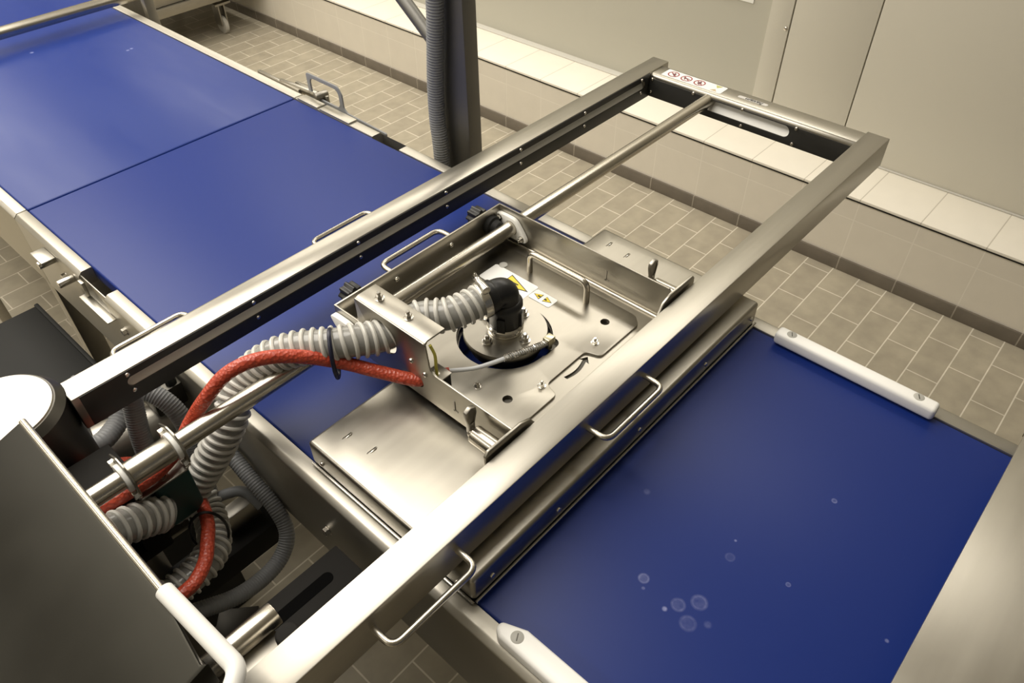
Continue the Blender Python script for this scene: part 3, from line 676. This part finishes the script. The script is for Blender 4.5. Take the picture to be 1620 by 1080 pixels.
# cable ties
b = BM(); c = Vector((.3755, .678, 1.037)); ax = (Vector(A[5]) - Vector(A[4])).normalized(); u = Vector((0, 0, 1)); v = ax.cross(u).normalized()
loop = [c + Vector((0, 0, 0.001)) + (v * math.cos(2 * PI * k / 28) * .0265 + u * math.sin(2 * PI * k / 28) * .0385) for k in range(29)]
sweep(b, loop, .0030, 8, False); tag(obj('cable_tie', b, 'cable_tie'), 'dark blue cable tie binding the red cable to the ribbed hose', 'cable tie')
b = BM(); c = Vector((.1445, .726, .818)); ax = Vector((.35, .94, 0)).normalized(); u = Vector((0, 0, 1)); v = ax.cross(u).normalized()
sweep(b, [c + v * math.cos(2 * PI * k / 28) * .0240 + u * math.sin(2 * PI * k / 28) * .046 + Vector((0, 0, .004)) for k in range(29)], .0022, 8, False)
tag(obj('cable_tie', b, 'black_plastic'), 'black cable tie around the hose beside the green connector block', 'cable tie')

# bracket clamped on the rod at the left
cl = thing('rod_clamp', 'small U shaped steel bracket with bolts clamped on the rod at left', 'bracket', (.12, .733, .96))
for x in (.090, .156):
    out = round_poly([(.731, .952), (.702, .992), (.702, 1.018), (.716, 1.034), (.736, 1.034), (.765, 1.018), (.765, .990), (.785, .952)], [.001, .010, .010, .010, .010, .008, .008, .001])
    b = BM(); prism(b, [(x, y, z) for y, z in out], (.0025, 0, 0)); cb = BM(); cyl(cb, (x - .02, .7235, 1.010), (x + .02, .7235, 1.010), .0136, 24); cb2 = BM(); cyl(cb2, (x - .02, .748, .9665), (x + .02, .748, .9665), .0125, 24)
    obj('clamp_plate', b, 'steel_y', cl, 0.0006, [cb, cb2])
    b = BM(); lathe(b, (x - .0065, .7235, 1.010), (1, 0, 0), [(0, .0195), (.0063, .0195)], 32); cb = BM(); cyl(cb, (x - .02, .7235, 1.010), (x + .02, .7235, 1.010), .0136, 24); obj('rod_bush', b, 'white_bush', cl, 0.001, [cb])
    stamp(HEXBOLT, 'bolt', (x, .7095, .988), cl, (-1, 0, 0), scale=.8); stamp(HEXBOLT, 'bolt', (x, .753, 1.012), cl, (-1, 0, 0), scale=.8)
b = BM(); box(b, .090, .1585, .731, .785, .9495, .952); obj('base_plate', b, 'steel_matte', cl, 0.0006)
for (x, y) in ((.120, .760), (.128, .745)): stamp(STUD, 'stud', (x, y, .952), cl, scale=1.1)
b = BM(); lathe(b, (.0930, .7235, 1.010), (1, 0, 0), [(0, .0165), (.056, .0165)], 32); cb = BM(); cyl(cb, (.06, .7235, 1.010), (.18, .7235, 1.010), .0136, 24); obj('collar', b, 'steel_rod', cl, 0.0008, [cb])

# green connector block below the bracket
b = BM(); prism(b, [(.110, .736, .862), (.150, .736, .862), (.160, .736, .872), (.160, .736, .948), (.110, .736, .948)], (0, .046, 0))
tag(obj('connector_block', b, 'green_plastic', None, 0.005, seg=3), 'dark green connector block hanging below the rod bracket', 'connector')

# grey conduits
cable('grey_conduit', 'grey conduit rising in front of the steel motor barrel', 'conduit', [(.175, .92, 1.0), (.172, .915, .95), (.155, .90, .88), (.145, .885, .80), (.14, .87, .70)], .0145, 'conduit', ripple=.0042)
cable('grey_conduit', 'grey conduit crossing over the motor toward the conveyor side', 'conduit', [(.13, 1.02, .93), (.165, .985, .93), (.20, .935, .92), (.216, .897, .885), (.210, .875, .82), (.195, .86, .72)], .0145, 'conduit', ripple=.0042)
cable('grey_conduit', 'grey corrugated conduit curving under the far rail end', 'conduit', [(.20, 1.00, .885), (.175, .985, .880), (.14, .96, .870), (.10, .945, .875), (.06, .985, .89)], .0150, 'conduit', ripple=.006)
cable('grey_conduit', 'long grey conduit looping down along the conveyor side to the machine', 'conduit', [(.248, .905, .81), (.2475, .842, .80), (.247, .796, .78), (.249, .748, .75), (.242, .715, .72), (.214, .698, .70), (.173, .688, .70), (.124, .680, .72), (.073, .682, .75), (.025, .688, .77)], .0125, 'conduit', ripple=.0045)
cable('grey_conduit', 'thin dark conduit branching under the conveyor side plate', 'conduit', [(.17, .87, .71), (.215, .85, .72), (.24, .83, .72), (.248, .80, .70)], .0090, 'conduit')

# gear motor under the rail end
mo = thing('drive_motor', 'steel barrel drive motor partly hidden behind grey conduits', 'motor', (.19, 1.0, .72))
b = BM(); lathe(b, (.115, 1.03, .775), (1, -.22, 0), [(0, .040), (.003, .046), (.138, .046), (.141, .040)], 40); obj('barrel', b, 'steel_matte', mo)
b = BM(); box(b, .088, .112, .995, 1.065, .79, .835); obj('end_bracket', b, 'steel_tray', mo, 0.002); stamp(HEXBOLT, 'bolt', (.10, 1.01, .835), mo)
b = BM(); box(b, .205, .258, .965, 1.035, .83, .875); obj('terminal_box', b, 'steel_dark', mo, 0.004)
b = BM(); lathe(b, (.225, 1.035, .855), (-.7, 1, .15), [(0, .016), (.012, .016), (.012, .020), (.040, .020), (.042, .017)], 24); obj('plug', b, 'black_plastic', mo)
b = BM(); lathe(b, (.245, .975, .875), (0, 0, 1), [(0, .009), (.006, .009), (.012, .006)], 8); lathe(b, (.222, .985, .875), (0, 0, 1), [(0, .007), (.008, .007)], 8); obj('cap_nut', b, 'black_satin', mo)

# stand members below the line
st = thing('slotted_arm', 'slotted support arm toned dark for shade, reaching under the conveyor beside the near rail', 'support', (.19, .53, .80))
b = BM(); box(b, .024, .243, .474, .557, .846, .852); obj('arm_plate', b, 'dark_or_shaded', st, 0.001)  # shade under the conveyor put into the arm's dark colour
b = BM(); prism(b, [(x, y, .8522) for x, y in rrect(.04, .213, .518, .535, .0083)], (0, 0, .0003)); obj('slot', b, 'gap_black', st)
b = BM(); box(b, .024, .243, .551, .557, .80, .846); obj('arm_web', b, 'dark_or_shaded', st, 0.001)
b = BM(); box(b, -.10, .285, .828, .888, .545, .600)
tag(obj('support_beam', b, 'dark_or_shaded', None, 0.003), 'dark square support beam crossing low over the tiled floor', 'support')
b = BM(); box(b, .197, .262, .858, .886, .604, .65); tag(obj('junction_box', b, 'steel_matte', None, 0.003), 'small steel box beside the dark support beam', 'box')
b = BM(); box(b, .085, .138, .775, .818, .795, .803); mpn = tag(obj('mounting_plate', b, 'steel_tray', None, 0.002), 'small pale steel plate below the green connector block', 'plate')
b = BM(); prism(b, [(.075, .60, .62), (.15, .68, .62), (.15, .68, .66), (.075, .60, .66)], (-.045, .04, 0))
tag(obj('brace', b, 'steel_dark', None, 0.002), 'dark steel brace behind the second ribbed hose', 'brace')
b = BM(); prism(b, [(.024, .474, .80), (.13, .505, .80), (.13, .50, .815), (.024, .469, .815)], (0, -.02, 0)); 
tag(obj('brace', b, 'steel_dark', None, 0.001), 'dark flat brace below the short bright tube stub', 'brace')

# round column and bracket at the left end of the rails
rc_ = thing('round_column', 'round steel column holding the far rail at the left edge', 'column', (.027, .91, 0))
b = BM(); lathe(b, (.027, .91, 0), (0, 0, 1), [(0, .075), (1.030, .075), (1.040, .066)], 64); obj('shaft', b, 'steel_dark', rc_)
b = BM(); lathe(b, (.027, .91, 1.0400), (0, 0, 1), [(0, .064), (.002, .063)], 64); obj('cap', b, 'steel_tray', rc_)
b = BM(); box(b, -.06, .105, .765, .835, .80, .968); cb = BM(); box(cb, -.05, .070, .75, .815, .82, .950); obj('bracket_housing', b, 'dark_or_shaded', rc_, 0.002, [cb])
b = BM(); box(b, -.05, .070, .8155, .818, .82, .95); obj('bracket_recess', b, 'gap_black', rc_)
b = BM(); prism(b, [(.10, .885, .83), (.19, .940, .76), (.19, .940, .735), (.10, .885, .805)], (0, -.03, .0)); tag(obj('support_arm', b, 'steel_dark', None, 0.001), 'dark diagonal arm in front of the motor barrel', 'support')
b = BM(); box(b, .02, .245, 1.12, 1.75, .0, .60); box(b, .235, .245, 1.12, 1.75, .6, .606); tag(obj('control_box', b, 'black_satin', None, 0.004), 'tall black box standing beside the conveyor at left edge', 'cabinet')
b = BM(); sweep(b, smooth_path([(.02, 1.12, 1.0), (.03, 1.09, .95), (.045, 1.06, .88), (.05, 1.04, .75)], 8), .022, 20); tag(obj('black_cable', b, 'black_satin'), 'thick black cable at the left edge above the round column', 'cable')

# machine housing in the lower left corner, with white grip
mh = thing('machine_housing', 'brushed steel machine housing, lid toned for a dark reflection, with bright edge in lower left corner', 'machine', (-.25, .55, 0))
b = BM(); prism(b, [(.030, .395, 1.0985), (.024, .40, 1.097), (.0345, .475, 1.10), (.0345, .80, 1.10), (-.52, .80, .92), (-.52, .395, .92)], (0, 0, -.04)); obj('lid', b, 'steel_dark_reflection', mh, 0.003)
b = BM(); box(b, -.50, .020, .42, .79, 0, .90); obj('body', b, 'steel_dark', mh, 0.004)
b = BM(); bar(b, [(.0375, .80, 1.098), (.0375, .47, 1.098)], .0042, .001, 12); obj('edge_trim', b, 'steel_rod', mh)
b = BM(); bar(b, [(.0385, .485, 1.100), (.0440, .370, 1.100), (.020, .352, 1.098), (-.08, .352, 1.07)], .0088, .018, 20); g_ = obj('grip', b, 'white_plastic', mh); g_['label'] = 'thick white plastic grip'

# ------------------------------------------------------------------ background things
po = thing('square_post', 'dark square steel post standing between the conveyor and the wall', 'post', (1.07, 1.13, 0))
b = BM(); box(b, 1.05, 1.09, 1.093, 1.174, 0.0, 2.6); obj('post', b, 'steel_post', po, 0.004)
b = BM(); cyl(b, (1.07, 1.17, 1.085), (1.07, 1.60, 1.415), .0145, 24); obj('strut', b, 'steel_post', po)
b = BM(); box(b, 1.03, 1.11, 1.07, 1.20, 0, .008); obj('foot_plate', b, 'steel_post', po, 0.002)
cable('grey_conduit', 'ribbed grey conduit running down the side of the square post', 'conduit',
      [(1.028, 1.139, 1.9), (1.028, 1.139, 1.4), (1.028, 1.146, 1.22), (1.028, 1.154, 1.14), (1.028, 1.164, 1.05), (1.028, 1.168, .96), (1.028, 1.164, .87), (1.028, 1.164, .5)], .0178, 'conduit', n=20, ripple=.006)
b = BM(); cyl(b, (-.3, 2.44, .958), (1.02, 2.432, .958), .016, 24)
ct = thing('cross_tube', 'round steel tube crossing above the blue belt at upper left', 'tube', (.6, 2.44, .958)); obj('tube', b, 'steel_rod', ct)
for x in (.225, 1.0):
    b = BM(); box(b, x, x + .03, 2.425, 2.45, .0, .95); obj('upright', b, 'steel_matte', ct, 0.002)
tr = thing('transport_trolley', 'steel trolley on castors standing beyond the far conveyor', 'trolley', (1.8, 4.7, 0))
b = BM(); box(b, 1.12, 2.40, 4.20, 4.25, .225, .275); box(b, 1.12, 2.40, 5.15, 5.20, .225, .275); box(b, 1.12, 1.17, 4.25, 5.15, .225, .275); box(b, 2.35, 2.40, 4.25, 5.15, .225, .275); obj('base_frame', b, 'steel_matte', tr, 0.003)
b = BM(); box(b, 1.13, 2.39, 4.22, 5.19, .275, .80); obj('bin', b, 'steel_matte', tr, 0.01)
for (x, y) in ((2.20, 4.32), (2.28, 5.08), (1.22, 5.08), (1.22, 4.32)):
    b = BM(); box(b, x - .05, x + .05, y - .05, y + .05, .175, .187); box(b, x - .022, x - .014, y - .02, y + .05, .05, .176); box(b, x + .014, x + .022, y - .02, y + .05, .05, .176); cyl(b, (x, y, .18), (x, y, .226), .02, 16)
    cs = obj('castor', b, 'steel_matte', tr, 0.001)
    b = BM(); lathe(b, (x - .013, y + .012, .05), (1, 0, 0), [(0, .045), (.003, .050), (.023, .050), (.026, .045)], 32); obj('wheel', b, 'rubber', cs)
gp = thing('guard_plate', 'upright steel guard plate beside the belt edge at the top left', 'plate', (1.065, 2.75, 0))
b = BM(); box(b, 1.060, 1.064, 2.575, 2.95, 0, 1.02); obj('plate', b, 'steel_matte', gp, 0.001)
b = BM(); box(b, 1.056, 1.075, 2.568, 2.578, 0, 1.02); obj('edge_angle', b, 'steel', gp, 0.001)
# stainless hood plate over the belt at lower right
hd_ = thing('belt_hood', 'flat stainless hood plate over the belt at lower right', 'hood', (.62, -.3, .95))
b = BM(); box(b, .255, .99, -.85, -.0605, .992, 1.0); obj('top_plate', b, 'steel_tray', hd_, 0.0003)
for x in (.255, .982):
    b = BM(); box(b, x, x + .008, -.85, -.065, .913, .992); obj('side_plate', b, 'steel_tray', hd_, 0.001)
